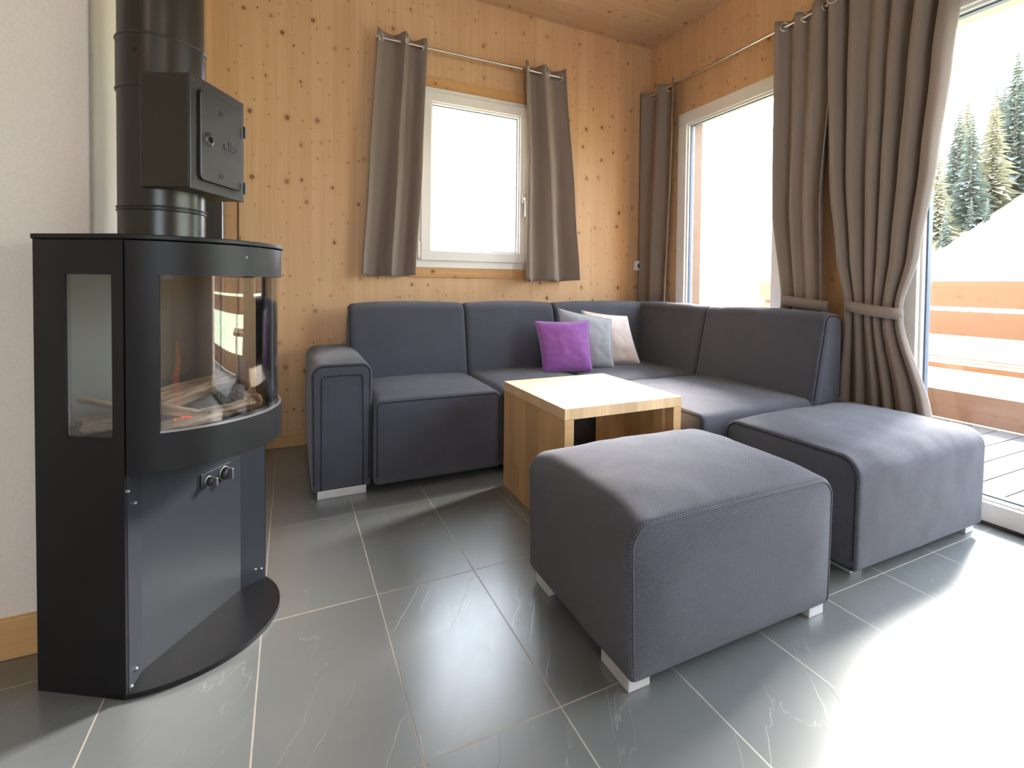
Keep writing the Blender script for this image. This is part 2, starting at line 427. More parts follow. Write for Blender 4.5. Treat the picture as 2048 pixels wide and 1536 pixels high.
def cushion(name, prof, b0, b1, plane, parent, mat, org, capb=.012, wrapb=.012, er=.012, bottom=None, sag=None, wr=.0):
    """upholstered block. prof: ccw outline in (p,q); plane 'xz' extrudes along y, 'yz' along x.
    Returns (object, rim curves) ; caps are flat panels that bulge, the wrap bulges outward mid-length."""
    def P3(p, q, b): return Vector((p, b, q)) if plane == 'xz' else Vector((b, p, q))
    prof = resample(prof, .02); n = len(prof); L = b1-b0
    cp = sum(p for p, q in prof)/n; cq = sum(q for p, q in prof)/n
    qmin = min(q for p, q in prof); qmax = max(q for p, q in prof); pmin = min(p for p, q in prof); pmax = max(p for p, q in prof)
    S = [0.]
    for i in range(n): S.append(S[-1]+(Vector(prof[(i+1) % n])-Vector(prof[i])).length)
    nb = max(6, int(L/.02)); ts = [0., .25*er, er*.6, er*1.3]; ts += [er*1.3+(L-2.6*er)*i/nb for i in range(1, nb)] + [L-er*1.3, L-er*.6, L-.25*er, L]
    def off(t):
        e = min(t, L-t); ins = 0. if e >= er else (er-sqrt(max(0, er*er-(er-e)**2)))
        m = 1-(2*t/L-1)**2
        return -ins*.8 + wrapb*m
    def pt(i, t):
        p, q = prof[i % n]; a = Vector(prof[(i-1) % n]); b = Vector(prof[(i+1) % n]); tg = (b-a).normalized(); nm = Vector((tg.y, -tg.x))
        o = off(t)
        # flat sides bulge towards their middle
        wq = 1-((2*(q-qmin)/(qmax-qmin)-1)**2); wp = 1-((2*(p-pmin)/(pmax-pmin)-1)**2)
        k = (abs(nm.x)*wq+abs(nm.y)*wp)
        oo = o if o < 0 else o*k
        if nm.y < -.7: oo = min(oo, 0)
        z = q+nm.y*oo
        v = P3(p+nm.x*oo, z, b0+t)
        if sag and nm.y > .3: v.z += sag((p-pmin)/(pmax-pmin), t/L)*nm.y
        if wr and nm.y > -.5:
            w = noise.noise(v*9.)*wr + noise.noise(v*23.)*wr*.35
            d = P3(nm.x, nm.y, 0); v += d*w*min(1, m_(t, L))
        return v
    def m_(t, L): return min(t, L-t)/.04
    mb = MB(); m = len(ts)
    vs = []; uv = {}
    for j, t in enumerate(ts):
        for i in range(n+1): vs.append(pt(i, t))
    fs = []; us = []
    for j in range(m-1):
        for i in range(n):
            fs.append((j*(n+1)+i, j*(n+1)+i+1, (j+1)*(n+1)+i+1, (j+1)*(n+1)+i))
            us.append([(b0+ts[j], S[i]), (b0+ts[j], S[i+1]), (b0+ts[j+1], S[i+1]), (b0+ts[j+1], S[i])])
    mb.add(vs, fs, us, True)
    for t, sgn in ((0., -1), (L, 1)):
        rings = 9; cv = []; cuv = []
        for k in range(rings):
            s = 1-k/(rings-1)*.999
            for i in range(n+1):
                v = pt(i, t); c = P3(cp, cq, b0+t); w = c+(v-c)*s
                pr, qq = (w.x, w.z) if plane == 'xz' else (w.y, w.z)
                fq = max(0., 1-((2*(qq-qmin)/(qmax-qmin)-1)**2)) ; fp = max(0., 1-((2*(pr-pmin)/(pmax-pmin)-1)**2))
                bb = sgn*capb*(min(1, 2.2*fq*fp))*(1 if k else 0)
                if plane == 'xz': w.y += bb
                else: w.x += bb
                cv.append(w); cuv.append((pr, qq))
        cf = []; cu = []
        for k in range(rings-1):
            for i in range(n):
                f = (k*(n+1)+i, k*(n+1)+i+1, (k+1)*(n+1)+i+1, (k+1)*(n+1)+i)
                cf.append(f); cu.append([cuv[q] for q in f])
        mb.add(cv, cf, cu, True)
    o = mb.build(name, mat, parent, org, weld=True)
    rims = [[pt(i, 0.) for i in range(n)], [pt(i, L) for i in range(n)]]
    return o, rims
def piping(rim, parent, org, r=.0028, cond=None, mat=None, name='piping', out=None):
    """raised seam along part of a rim"""
    pts = [p for p in rim if (cond is None or cond(p))]
    # rotate so the open gap is at the ends
    if cond is not None:
        n = len(rim); flags = [cond(p) for p in rim]
        k = next((i for i in range(n) if flags[i] and not flags[i-1]), 0)
        pts = []
        for i in range(n):
            if flags[(k+i) % n]: pts.append(rim[(k+i) % n])
            else: break
    pts = [p for i, p in enumerate(pts) if i == 0 or (p-pts[i-1]).length > 1e-4]
    mb = MB(); mb.tube(pts, r, 8, closed=cond is None)
    return mb.build(name, mat or M['pipe_seam'], parent, org)

# ------------------------------------------------------------------ room shell
XR, YB, ZC = 2.53, 3.25, 2.80
XL, YF = -3.0, -3.2
WT = .30
def struct(mb, name, mat, bevel=0., parent=None):
    o = mb.build(name, mat, parent, bevel=bevel)
    if parent is None: o['kind'] = 'structure'
    return o
struct(MB().box(XL, XR+.02, YF, YB+.02, -.12, 0.), 'floor', M['slate'])
struct(MB().box(XL-.3, XR+WT, YF-.3, YB+WT, ZC, ZC+.2), 'ceiling', M['wood_ceil'])
def wall_x(mb, x0, x1, y0, y1, z0, z1, holes):       # wall running along x, holes (a0,a1,c0,c1)
    cur = x0
    for a0, a1, c0, c1 in sorted(holes):
        mb.box(cur, a0, y0, y1, z0, z1); mb.box(a0, a1, y0, y1, z0, c0) if c0 > z0 else None; mb.box(a0, a1, y0, y1, c1, z1); cur = a1
    mb.box(cur, x1, y0, y1, z0, z1)
W1 = (.70, 1.50, 1.044, 2.186)
W2 = (2.00, 2.92, .05, 2.19)
D1 = (-1.10, 1.37, .0, 2.19)
mb = MB(); wall_x(mb, XL, XR+WT, YB, YB+WT, 0, ZC, [W1]); struct(mb, 'wall_back', M['wood_back'])
mb = MB(); cur = YF
D1O = (D1[0], 1.42, D1[2], D1[3]); W2O = (W2[0], 2.99, W2[2], W2[3])
for a0, a1, c0, c1 in (D1O, W2O):
    mb.box(XR, XR+WT, cur, a0, 0, ZC)
    if c0 > 0: mb.box(XR, XR+WT, a0, a1, 0, c0)
    mb.box(XR, XR+WT, a0, a1, c1, ZC); cur = a1
mb.box(XR, XR+WT, cur, YB, 0, ZC); struct(mb, 'wall_right', M['wood_right'])
struct(MB().box(XL-.2, XL, YF-.2, YB+WT, 0, ZC), 'wall_left', M['plaster'])
W3 = (-1.1, .5, .95, 2.15)  # opening of the added window behind the viewer
mb = MB(); wall_x(mb, XL, XR+WT, YF-.2, YF, 0, ZC, [W3]); struct(mb, 'wall_front', M['wood_back'])
# white plastered chimney block left of the timber wall
CX, CY = -.46, 1.715
struct(MB().box(XL, CX, CY, YB, 0, ZC), 'wall_chimney', M['plaster'], bevel=.004)
struct(MB().box(XL, CX-.0, CY-.018, CY, 0, .10), 'baseboard_left', M['skirting'], bevel=.003)
struct(MB().box(CX+.001, XR, YB-.016, YB, 0, .09), 'baseboard_back', M['skirting'], bevel=.003)
struct(MB().box(XR-.016, XR, D1[1]+.01, W2[0]-.01, 0, .09).box(XR-.016, XR, W2[1]+.01, YB-.016, 0, .09), 'baseboard_right', M['wood_trim_y'], bevel=.003)
# trims
struct(MB().box(.66, 1.54, YB-.012, YB, W1[3]+.002, W1[3]+.062), 'trim_1', M['wood_trim_x'], bevel=.002)
struct(MB().box(.66, 1.54, YB-.012, YB, W1[2]-.062, W1[2]-.002), 'trim_2', M['wood_trim_x'], bevel=.002)
# outer timber linings of the openings
struct(MB().box(XR+.05, XR+.23, W2[1], W2O[1], W2[2], W2[3]), 'trim_3', M['larch_z'])
struct(MB().box(XR, XR+.0499, W2[1], W2O[1], W2[2], W2[3]), 'trim_5', M['wood_right'])
struct(MB().box(XR+.05, XR+.23, D1[1], D1O[1], D1[2], D1[3]), 'trim_4', M['larch_z'])
struct(MB().box(XR, XR+.0499, D1[1], D1O[1], D1[2], D1[3]), 'trim_6', M['wood_right'])
# housings of the added ceiling lamps (seen only in reflections)
for x, y in ((-1.6, -1.0), (.6, -1.6)):
    t = thing('added_ceiling_lamp', 'added round flush ceiling lamp for fill light, out of view behind the viewer', 'lamp', (x, y, 2.8), group='added flush ceiling lamps')
    MB().lathe([(0, 2.8), (.27, 2.8), (.27, 2.775), (.255, 2.772)], (x, y, 0), 32).build('added_lamp_housing', M['pvc'], t, (x, y, 2.8))

# window 1 (back wall): frame, sash, pane, handle, hinge cover
def rect_frame_x(mb, x0, x1, z0, z1, w, y0, y1):      # ring in the x-z plane
    mb.box(x0, x1, y0, y1, z1-w, z1); mb.box(x0, x1, y0, y1, z0, z0+w); mb.box(x0, x0+w, y0, y1, z0+w, z1-w); mb.box(x1-w, x1, y0, y1, z0+w, z1-w)
    return mb
def rect_frame_y(mb, y0, y1, z0, z1, w, x0, x1, wb=None, wt=None):
    wb = wb or w; wt = wt or w
    mb.box(x0, x1, y0, y1, z1-wt, z1); mb.box(x0, x1, y0, y1, z0, z0+wb); mb.box(x0, x1, y0, y0+w, z0+wb, z1-wt); mb.box(x0, x1, y1-w, y1, z0+wb, z1-wt)
    return mb
win1 = rect_frame_x(MB(), W1[0]+.002, W1[1]-.002, W1[2], W1[3], .055, YB-.004, YB+.075).build('window_1', M['pvc'], bevel=.003); win1['kind'] = 'structure'
rect_frame_x(MB(), W1[0]+.032, W1[1]-.032, W1[2]+.045, W1[3]-.032, .062, YB-.024, YB+.05).build('sash', M['pvc'], win1, bevel=.004)
rect_frame_x(MB(), W1[0]+.094, W1[1]-.094, W1[2]+.107, W1[3]-.094, .010, YB-.010, YB+.03).build('glazing_bead', M['pvc'], win1, bevel=.003)
rect_frame_x(MB(), W1[0]+.104, W1[1]-.104, W1[2]+.117, W1[3]-.104, .005, YB+.012, YB+.030).build('gasket', M['gasket'], win1)
MB().box(W1[0]+.100, W1[1]-.100, YB+.018, YB+.024, W1[2]+.112, W1[3]-.100).build('pane', M['glass'], win1)
hx, hz = 1.432, 1.53
hd = MB().add([], []); hd.poly(roundpoly([(hx-.014, hz-.033), (hx+.014, hz-.033), (hx+.014, hz+.033), (hx-.014, hz+.033)], .013, 5), 0, .012)
hd.v = [(x, YB-.024-z, y) for x, y, z in hd.v]
ho = hd.build('window_handle', M['chrome'], win1, bevel=.002)
MB().tube([(hx, YB-.034, hz), (hx, YB-.062, hz), (hx, YB-.068, hz-.008), (hx, YB-.068, hz-.05), (hx-.001, YB-.066, hz-.125)], [.010, .010, .011, .0095, .008], 12).build('grip', M['chrome'], ho)
MB().box(W1[0]+.014, W1[0]+.030, YB-.022, YB-.003, W1[2]+.060, W1[2]+.165).tube([(W1[0]+.022, YB-.014, W1[2]+.04), (W1[0]+.022, YB-.014, W1[2]+.062)], .006, 8).build('hinge_cover', M['pvc'], win1, bevel=.002)

# added window (behind the viewer, put in for fill light, shows in reflections)
added_win3 = rect_frame_x(MB(), W3[0]+.002, W3[1]-.002, W3[2], W3[3], .07, YF-.07, YF+.004).build('added_window_3', M['pvc'], bevel=.003); added_win3['kind'] = 'structure'
MB().box(-.335, -.265, YF-.069, YF+.003, W3[2]+.07, W3[3]-.07).build('mullion', M['pvc'], added_win3)
MB().box(W3[0]+.06, W3[1]-.06, YF-.035, YF-.029, W3[2]+.06, W3[3]-.06).build('pane', M['glass'], added_win3)
# window 2 and glazed door on the right wall
win2 = rect_frame_y(MB(), W2[0]+.002, W2[1]-.002, W2[2], W2[3], .085, XR-.006, XR+.075, wb=.10).build('window_2', M['pvc'], bevel=.004); win2['kind'] = 'structure'
rect_frame_y(MB(), W2[0]+.087, W2[1]-.087, W2[2]+.10, W2[3]-.085, .012, XR+.010, XR+.05).build('glazing_bead', M['pvc'], win2, bevel=.003)
rect_frame_y(MB(), W2[0]+.099, W2[1]-.099, W2[2]+.112, W2[3]-.097, .006, XR+.026, XR+.05).build('gasket', M['gasket'], win2)
MB().box(XR+.034, XR+.040, W2[0]+.094, W2[1]-.094, W2[2]+.105, W2[3]-.09).build('pane', M['glass'], win2)
door = rect_frame_y(MB(), D1[0]+.002, D1[1]-.002, D1[2], D1[3]-.0, .085, XR-.036, XR+.075, wb=.088, wt=.07).build('door_1', M['pvc'], bevel=.004); door['kind'] = 'structure'
rect_frame_y(MB(), D1[0]+.087, D1[1]-.087, D1[2]+.088, D1[3]-.07, .010, XR-.010, XR+.05).build('glazing_bead', M['pvc'], door, bevel=.003)
rect_frame_y(MB(), D1[0]+.097, D1[1]-.097, D1[2]+.098, D1[3]-.08, .007, XR+.014, XR+.045).build('gasket', M['gasket'], door)
MB().box(XR+.026, XR+.034, D1[0]+.09, D1[1]-.09, D1[2]+.09, D1[3]-.075).build('pane', M['glass'], door)
MB().box(XR-.046, XR-.037, D1[0], D1[1], 0, .012).build('threshold_seal', M['duct'], door)

# ------------------------------------------------------------------ curtains
def lerp(a, b, t): return a+(b-a)*t
def interp(tab, z):
    tab = sorted(tab)
    if z <= tab[0][0]: return tab[0][1]
    for (z0, a), (z1, b) in zip(tab, tab[1:]):
        if z <= z1:
            t = (z-z0)/(z1-z0); t = t*t*(3-2*t)*.5+t*.5; return lerp(a, b, t)
    return tab[-1][1]
def curtain(name, label, wall, d0, left, right, nf, z0, z1, amp, phase, seed, eye_s, tie=None, group=None, skew=.35, zr=2.39):
    """wall 'x': hangs along x at depth y=d0 ; wall 'y': hangs along y at depth x=d0 (room side is smaller)"""
    base = (lerp(interp(left, z0), interp(right, z0), .5), d0, z0) if wall == 'x' else (d0, lerp(interp(left, z0), interp(right, z0), .5), z0)
    t = thing(name, label, 'curtain', base, group=group)
    rs = random.Random(seed); ph = [rs.uniform(0, 6.28) for _ in range(6)]
    def P(s, v):
        z = lerp(z0, z1, v); a, b = interp(left, z), interp(right, z); A = amp(z)
        ss = s+.018*sin(2*pi*1.3*s+ph[0])+.012*sin(2*pi*2.7*s+ph[1]+z*.8)
        ss = ss if .02 < s < .98 else s
        q = 2*pi*nf*ss+phase+.22*sin(z*1.7+ph[2])*min(1, (2.4-z))
        am = A*(1+.30*sin(2*pi*s*1.1+ph[3])+.18*sin(z*2.3+7*s+ph[4]))
        dep = am*(sin(q)+.22*sin(2*q+ph[5])*min(1., max(0., (2.35-z)*1.2)))
        lat = (b-a)*s+a+skew*am*cos(q)*(.6 if A > .02 else .3)
        zz = z+(.006*sin(q*1.0+1) if v < .01 or v > .99 else 0)
        return Vector((lat, d0-dep, zz)) if wall == 'x' else Vector((d0-dep, lat, zz))
    W = abs(interp(right, z1)-interp(left, z1))*1.8
    mb = MB(); nu = int(26*nf)+12; mb.grid(P, nu, 70, lambda s, v, p: (s*W, p[2]))
    o = mb.build('fabric', M['curtain'], t, base, weld='keep')
    so = o.modifiers.new('cloth_thickness', 'SOLIDIFY'); so.thickness = .0022; so.offset = 0
    for s in eye_s:
        vz = (zr-z0)/(z1-z0); p = P(s, vz); pa, pb = P(s-.004, vz), P(s+.004, vz); tg = (pb-pa).normalized()
        nrm = tg.cross(Vector((0, 0, 1))).normalized(); e = MB(); c = p
        ring = [c+tg*(.0225*cos(a))+Vector((0, 0, 1))*(.0225*sin(a)) for a in [2*pi*k/28 for k in range(28)]]
        e.tube(ring, .0042, 8, closed=True); e.build('eyelet', M['chrome'], t, base)
    if tie:
        (zc, hw, hd, tilt) = tie
        a, b = interp(left, zc), interp(right, zc); cc = (a+b)/2; nn = 56
        vs = []; fs = []
        for k in range(nn):
            th = 2*pi*k/nn
            for (rr, dz) in ((0, -.026), (.003, -.026), (.003, .026), (0, .026)):
                la = cc+(hw+rr)*cos(th); de = d0-(hd+rr)*sin(th); z = zc+dz+tilt*(la-cc)
                vs.append((la, de, z) if wall == 'x' else (de, la, z))
        for k in range(nn):
            for j in range(4): fs.append((k*4+j, k*4+(j+1) % 4, ((k+1) % nn)*4+(j+1) % 4, ((k+1) % nn)*4+j))
        mb = MB(); mb.add(vs, fs, [[(vs[i][0]*2+vs[i][1]*2, vs[i][2]) for i in f] for f in fs], True)
        mb.build('tieback', M['curtain'], t, base)
    return t
YR1 = 3.172
curtain('curtain', 'short taupe curtain left of the small white window', 'x', YR1, [(.98, .365), (1.6, .40), (2.44, .452)], [(.98, .672), (1.7, .715), (2.44, .745)], 2.0, .985, 2.435,
        lambda z: .034+.012*(2.43-z), .9, 3, (.10, .60, .88), group=None)
curtain('curtain', 'short taupe curtain right of the small white window, beside its handle', 'x', YR1, [(.98, 1.405), (1.8, 1.42), (2.44, 1.395)], [(.98, 1.83), (1.5, 1.79), (2.44, 1.70)], 2.0, .972, 2.435,
        lambda z: .034+.010*(2.43-z), 1.1, 12, (.12, .62, .90))
XRO = 2.452
curtain('curtain', 'long narrow taupe curtain in the far room corner, behind the sofa corner', 'y', XRO, [(0, 3.215), (1.0, 3.225), (2.43, 3.225)], [(0, 2.93), (.8, 2.925), (2.0, 2.86), (2.43, 2.855)], 2.0, .02, 2.425,
        lambda z: .034, 1.2, 21, (.22, .70))
curtain('curtain', 'taupe curtain tied back right of the tall window, narrower than its neighbour', 'y', XRO, [(0, 2.05), (.78, 1.95), (.87, 1.93), (1.4, 1.99), (1.9, 1.998), (2.43, 2.010)], [(0, 1.62), (.78, 1.70), (.87, 1.695), (1.4, 1.70), (2.1, 1.66), (2.43, 1.650)], 3.0, .02, 2.425,
        lambda z: .026 if z > 1.3 else lerp(.017, .026, max(0, min(1, abs(z-.86)/.45))), 1.2, 33, (.10, .44, .78), tie=(.865, .135, .048, .10))
curtain('curtain', 'widest taupe curtain tied back beside the glazed terrace door', 'y', XRO, [(0, 1.64), (.42, 1.60), (.78, 1.58), (.86, 1.575), (1.1, 1.625), (1.5, 1.668), (2.1, 1.685), (2.43, 1.690)], [(0, 1.06), (.42, 1.20), (.78, 1.315), (.86, 1.322), (1.1, 1.26), (1.5, 1.205), (1.9, 1.165), (2.43, 1.105)], 5.5, .02, 2.425,
        lambda z: .032 if z > 1.5 else lerp(.020, .032, max(0, min(1, abs(z-.85)/.5))), .4, 47, (.04, .22, .40), tie=(.845, .132, .056, .13))
def rod(name, label, p0, p1, r, brackets):
    p0, p1 = Vector(p0), Vector(p1); t = thing(name, label, 'curtain rod', p0)
    MB().tube([p0, p1], r, 14).build('pole', M['chrome'], t, p0)
    for e, s in ((p0, -1), (p1, 1)):
        d = (p1-p0).normalized()*s
        MB().tube([e, e+d*.004, e+d*.016, e+d*.02], [r*1.0, r*1.5, r*1.5, r*.8], 14).build('end_cap', M['chrome'], t, p0)
    for b, w in brackets:
        b = Vector(b); w = Vector(w); n = (w-b).normalized()
        MB().tube([b, w-n*.004], .005, 10).tube([w-n*.006, w-n*.0005], .019, 18).build('bracket', M['chrome'], t, p0)
    return t
rod('curtain_rod', 'short steel curtain rod above the small white window', (.462, YR1, 2.39), (1.712, YR1, 2.39), .009, [((.50, YR1, 2.39), (.50, YB, 2.39)), ((1.66, YR1, 2.39), (1.66, YB, 2.39))])
rod('curtain_rod', 'long steel curtain rod above the tall window and glazed door', (XRO, 3.20, 2.39), (XRO, 1.00, 2.39), .009, [((XRO, 3.19, 2.39), (XR, 3.19, 2.39)), ((XRO, 2.02, 2.39), (XR, 2.02, 2.39)), ((XRO, 1.03, 2.39), (XR, 1.03, 2.39))])

# ------------------------------------------------------------------ sofa
SO = (1.2, 2.8, 0)
sofa = thing('corner_sofa', 'large charcoal woven corner sofa in the corner under the windows', 'sofa', SO)
# armrest: wrap profile in x-z, caps front/back
arm_prof = roundpoly([(.082, .032), (.322, .032), (.328, .585), (.076, .585)], [.01, .01, .045, .055], 8)
armo, rims = cushion('armrest', arm_prof, 2.385, 3.16, 'xz', sofa, M['sofa'], SO, capb=.006, wrapb=.012, er=.012, wr=.002)
piping(rims[0], armo, (0, 0, 0), .0030, lambda p: p.z > .045); 
for c in armo.children: c.location = (-SO[0], -SO[1], -SO[2])
pan = roundpoly([(.118, .040), (.288, .040), (.288, .535), (.118, .535)], [.0, .0, .012, .012], 4)
MB().tube([(x, 2.3785, z) for x, z in [(.118, .040), (.118, .20), (.119, .36), (.120, .520), (.126, .532), (.20, .536), (.282, .532), (.287, .520), (.288, .36), (.289, .20), (.289, .040)]], .0026, 8).build('front_panel_piping', M['pipe_seam'], sofa, SO)
# seats
def seatp(a, b, z0=.035, z1=.415, r0=.035, r1=.035): return roundpoly([(a, z0), (b, z0), (b, z1), (a, z1)], [.012, .012, r1, r0], 8)
crown = lambda k: (lambda u, v: k*(1-(2*u-1)**4)*(1-(2*v-1)**4))
def seat(prof, b0, b1, plane, front, wr=.003, cr=.016, capb=.014):
    s, rims = cushion('seat_cushion', prof, b0, b1, plane, sofa, M['sofa'], SO, capb=capb, wrapb=.004, er=.014, sag=crown(cr), wr=wr)
    p = piping(rims[front], s, SO, .0030, lambda p: p.z > .05)
    return s
seat(seatp(.334, .935), 2.352, 2.95, 'xz', 0)
seat(seatp(.938, 1.495), 2.352, 2.95, 'xz', 0)
seat(seatp(2.318, 2.95), 1.502, 2.25, 'yz', 0)
seat(seatp(1.552, 2.312), 1.502, 2.25, 'yz', 0, wr=.004)
# backrests: wedge profile
def backp(f0, f1, b, z0=.36, z1=.835):      # bottom front, top front, back
    s = 1 if b > f0 else -1
    return [(f0, z0), (b, z0), (b, z1-.02), (f1, z1)]
def mir(pts): return pts
bp = roundpoly([(2.875, .30), (3.14, .30), (3.14, .812), (2.985, .832)], [.01, .01, .05, .06], 8)
bk = []
for x0, x1 in ((.292, .940), (.944, 1.548), (1.552, 2.33)):
    o, rims = cushion('back_cushion', bp, x0, x1, 'yz', sofa, M['sofa'], SO, capb=.010, wrapb=.012, er=.020, wr=.003)
    piping(rims[0], o, SO, .0028, lambda p: p.z > .40 and p.y < 3.12)
bpr = roundpoly([(2.155, .30), (2.392, .30), (2.392, .812), (2.262, .830)], [.01, .01, .05, .055], 8)
for y0, y1 in ((1.552, 2.330), (2.334, 3.14)):
    o, rims = cushion('back_cushion', bpr, y0, y1, 'xz', sofa, M['sofa'], SO, capb=.008, wrapb=.012, er=.018, wr=.003)
    piping(rims[0], o, SO, .0030, lambda p: p.z > .40 and p.x < 2.38)
# hidden frame base and feet
MB().box(.34, 2.38, 2.90, 3.13, .045, .32).box(2.20, 2.385, 1.56, 2.92, .045, .32).build('base_frame', M['pipe_seam'], sofa, SO)
for x0, x1, y0, y1 in ((.104, .304, 2.386, 2.44), (.104, .304, 3.08, 3.14), (1.52, 1.60, 1.56, 1.62), (2.28, 2.37, 1.56, 1.62), (2.28, 2.37, 3.06, 3.12), (1.52, 1.60, 2.38, 2.44)):
    MB().box(x0, x1, y0, y1, 0, .036).build('foot', M['alu_foot'], sofa, SO, bevel=.002)

# ------------------------------------------------------------------ ottomans
OT1 = (1.03, 1.18, 0)
ot1 = thing('ottoman', 'square charcoal ottoman nearest the viewer, in front of the wooden table', 'ottoman', OT1)
o, rims = cushion('upholstery', roundpoly([(.684, .034), (1.386, .034), (1.394, .404), (.674, .404)], [.02, .02, .060, .060], 10), .918, 1.462, 'xz', ot1, M['sofa'], OT1, capb=.018, wrapb=.014, er=.012, sag=crown(.032), wr=.005)
for r in rims: piping(r, o, OT1, .0030, lambda p: p.z > .036, M['pipe_light'])
for x0, x1, y0, y1 in ((.694, .756, .938, 1.055), (.694, .756, 1.345, 1.440), (1.315, 1.376, .930, .99), (1.315, 1.376, 1.38, 1.44)):
    MB().box(x0, x1, y0, y1, 0, .036).build('foot', M['alu_foot'], ot1, OT1, bevel=.002)
OT2 = (2.0, 1.25, 0)
ot2 = thing('ottoman', 'charcoal ottoman standing against the sofa end, by the terrace door', 'ottoman', OT2)
o, rims = cushion('upholstery', roundpoly([(.972, .034), (1.516, .034), (1.520, .404), (.966, .404)], [.02, .02, .055, .065], 10), 1.594, 2.388, 'yz', ot2, M['sofa'], OT2, capb=.012, wrapb=.012, er=.012, sag=crown(.022), wr=.005)
for r in rims: piping(r, o, OT2, .0030, lambda p: p.z > .036)
for x0, x1, y0, y1 in ((1.645, 1.708, 1.02, 1.12), (2.318, 2.378, .995, 1.06), (1.645, 1.708, 1.44, 1.50), (2.318, 2.378, 1.44, 1.50)):
    MB().box(x0, x1, y0, y1, 0, .036).build('foot', M['alu_foot'], ot2, OT2, bevel=.002)

# ------------------------------------------------------------------ coffee table
TB = (1.165, 1.905, 0)
tab = thing('coffee_table', 'low square oak coffee table between the sofa and the near ottoman', 'table', TB)
tx0, tx1, ty0, ty1, tz, tk = .889, 1.438, 1.612, 2.205, .489, .042
MB().box(tx0, tx1, ty0, ty1, tz-tk, tz).build('tabletop', M['oak_top_sunlit'], tab, TB, bevel=.0015)
MB().box(tx0+.001, tx0+.040, ty0+.001, ty1-.001, 0, tz-tk-.0008).build('side_panel', M['oak_side'], tab, TB, bevel=.001)
MB().box(tx1-.040, tx1-.001, ty0+.001, ty1-.001, 0, tz-tk-.0008).build('side_panel', M['oak_side'], tab, TB, bevel=.001)
MB().box(tx1-.058, tx1-.0405, ty0+.05, ty0+.11, 0, tz-tk-.001).build('batten', M['oak_side'], tab, TB, bevel=.001)

# ------------------------------------------------------------------ cushions
def pillow(label, mat, BL, BR, TR, TL, thick, seed, group=None, cat='cushion', stripes=None):
    BL, BR, TR, TL = map(Vector, (BL, BR, TR, TL)); c = (BL+BR+TR+TL)/4
    base = (BL+BR)/2; t = thing('throw_pillow', label, cat, base)
    nrm = (BR-BL).cross(TL-BL).normalized()      # towards the viewer
    w = (BR-BL).length; h = (TL-BL).length
    def P(side):
        def f(u, v):
            a, b = 2*u-1, 2*v-1
            # pinched sides: edges pulled in, corners stay
            pu = a*(1-.055*(1-b*b)**1.0*1.0); pv = b*(1-.055*(1-a*a))
            uu, vv = (pu+1)/2, (pv+1)/2
            p = BL*(1-uu)*(1-vv)+BR*uu*(1-vv)+TR*uu*vv+TL*(1-uu)*vv
            e = max(0, (1-a*a)*(1-b*b)); th = thick*.5*(e**.42)
            d = noise.noise(Vector((a*1.6+seed, b*1.6, side)))*.010+noise.noise(Vector((a*4+seed, b*4, side*3)))*.004
            rad = noise.noise(Vector((atan2(b, a)*4., seed, 0)))*.006*(a*a+b*b)*e**.3
            return p+nrm*side*(th+(d+rad)*min(1, e*3))
        return f
    mb = MB()
    for side in (1, -1): mb.grid(P(side), 36, 36, lambda u, v, p: (u*w, v*h))
    o = mb.build('cover', mat, t, base, weld=True)
    rim = []
    F = P(1); N = 36
    for i in range(N): rim.append(F(i/N, 0))
    for i in range(N): rim.append(F(1, i/N))
    for i in range(N): rim.append(F(1-i/N, 1))
    for i in range(N): rim.append(F(0, 1-i/N))
    MB().tube(rim, .0028, 6, closed=True).build('seam', mat, t, base)
    return t
pillow('purple velvet cushion on the sofa seat, frontmost of the three', M['purple'], (1.318, 2.655, .428), (1.612, 2.585, .428), (1.655, 2.71, .722), (1.315, 2.775, .722), .13, 1.3)
pillow('silver grey cushion half hidden behind the purple cushion', M['silver'], (1.52, 2.755, .43), (1.795, 2.63, .43), (1.845, 2.745, .725), (1.505, 2.835, .795), .12, 4.1)
pillow('pale cream satin cushion nearest the sofa corner, rearmost of the three', M['cream'], (1.76, 2.80, .43), (2.045, 2.69, .43), (2.01, 2.80, .738), (1.715, 2.90, .775), .12, 8.6)

# ------------------------------------------------------------------ stove (local frame: x along the front, -y out of the front)
SA = radians(56.614); SL = (-.1965, 1.6135, 0.)
stove = thing('fireplace_stove', 'black free-standing gas stove with curved glass front beside the white wall', 'stove', SL, SA)
RA = .2526; CA = .0946                                     # front arc radius, centre at y=+CA
def arc(r, a0, a1, n, c=CA): return [((r)*sin(radians(a0+(a1-a0)*i/n)), c-r*cos(radians(a0+(a1-a0)*i/n))) for i in range(n+1)]
AH = 68.0; SD = .225                                       # half opening angle, side depth
def arcwall(mb, r0, r1, a0, a1, z0, z1, n=56):
    A, B = arc(r0, a0, a1, n), arc(r1, a0, a1, n); vs = []; fs = []
    for (x, y), (X, Y) in zip(A, B): vs += [(x, y, z0), (x, y, z1), (X, Y, z1), (X, Y, z0)]
    for i in range(n):
        for k in range(4): fs.append((i*4+k, i*4+(k+1) % 4, (i+1)*4+(k+1) % 4, (i+1)*4+k))
    fs += [(0, 1, 2, 3), (n*4+3, n*4+2, n*4+1, n*4)]
    return mb.add(vs, fs, None, True)
HW = .2345; BKX = .155; BKY = .315
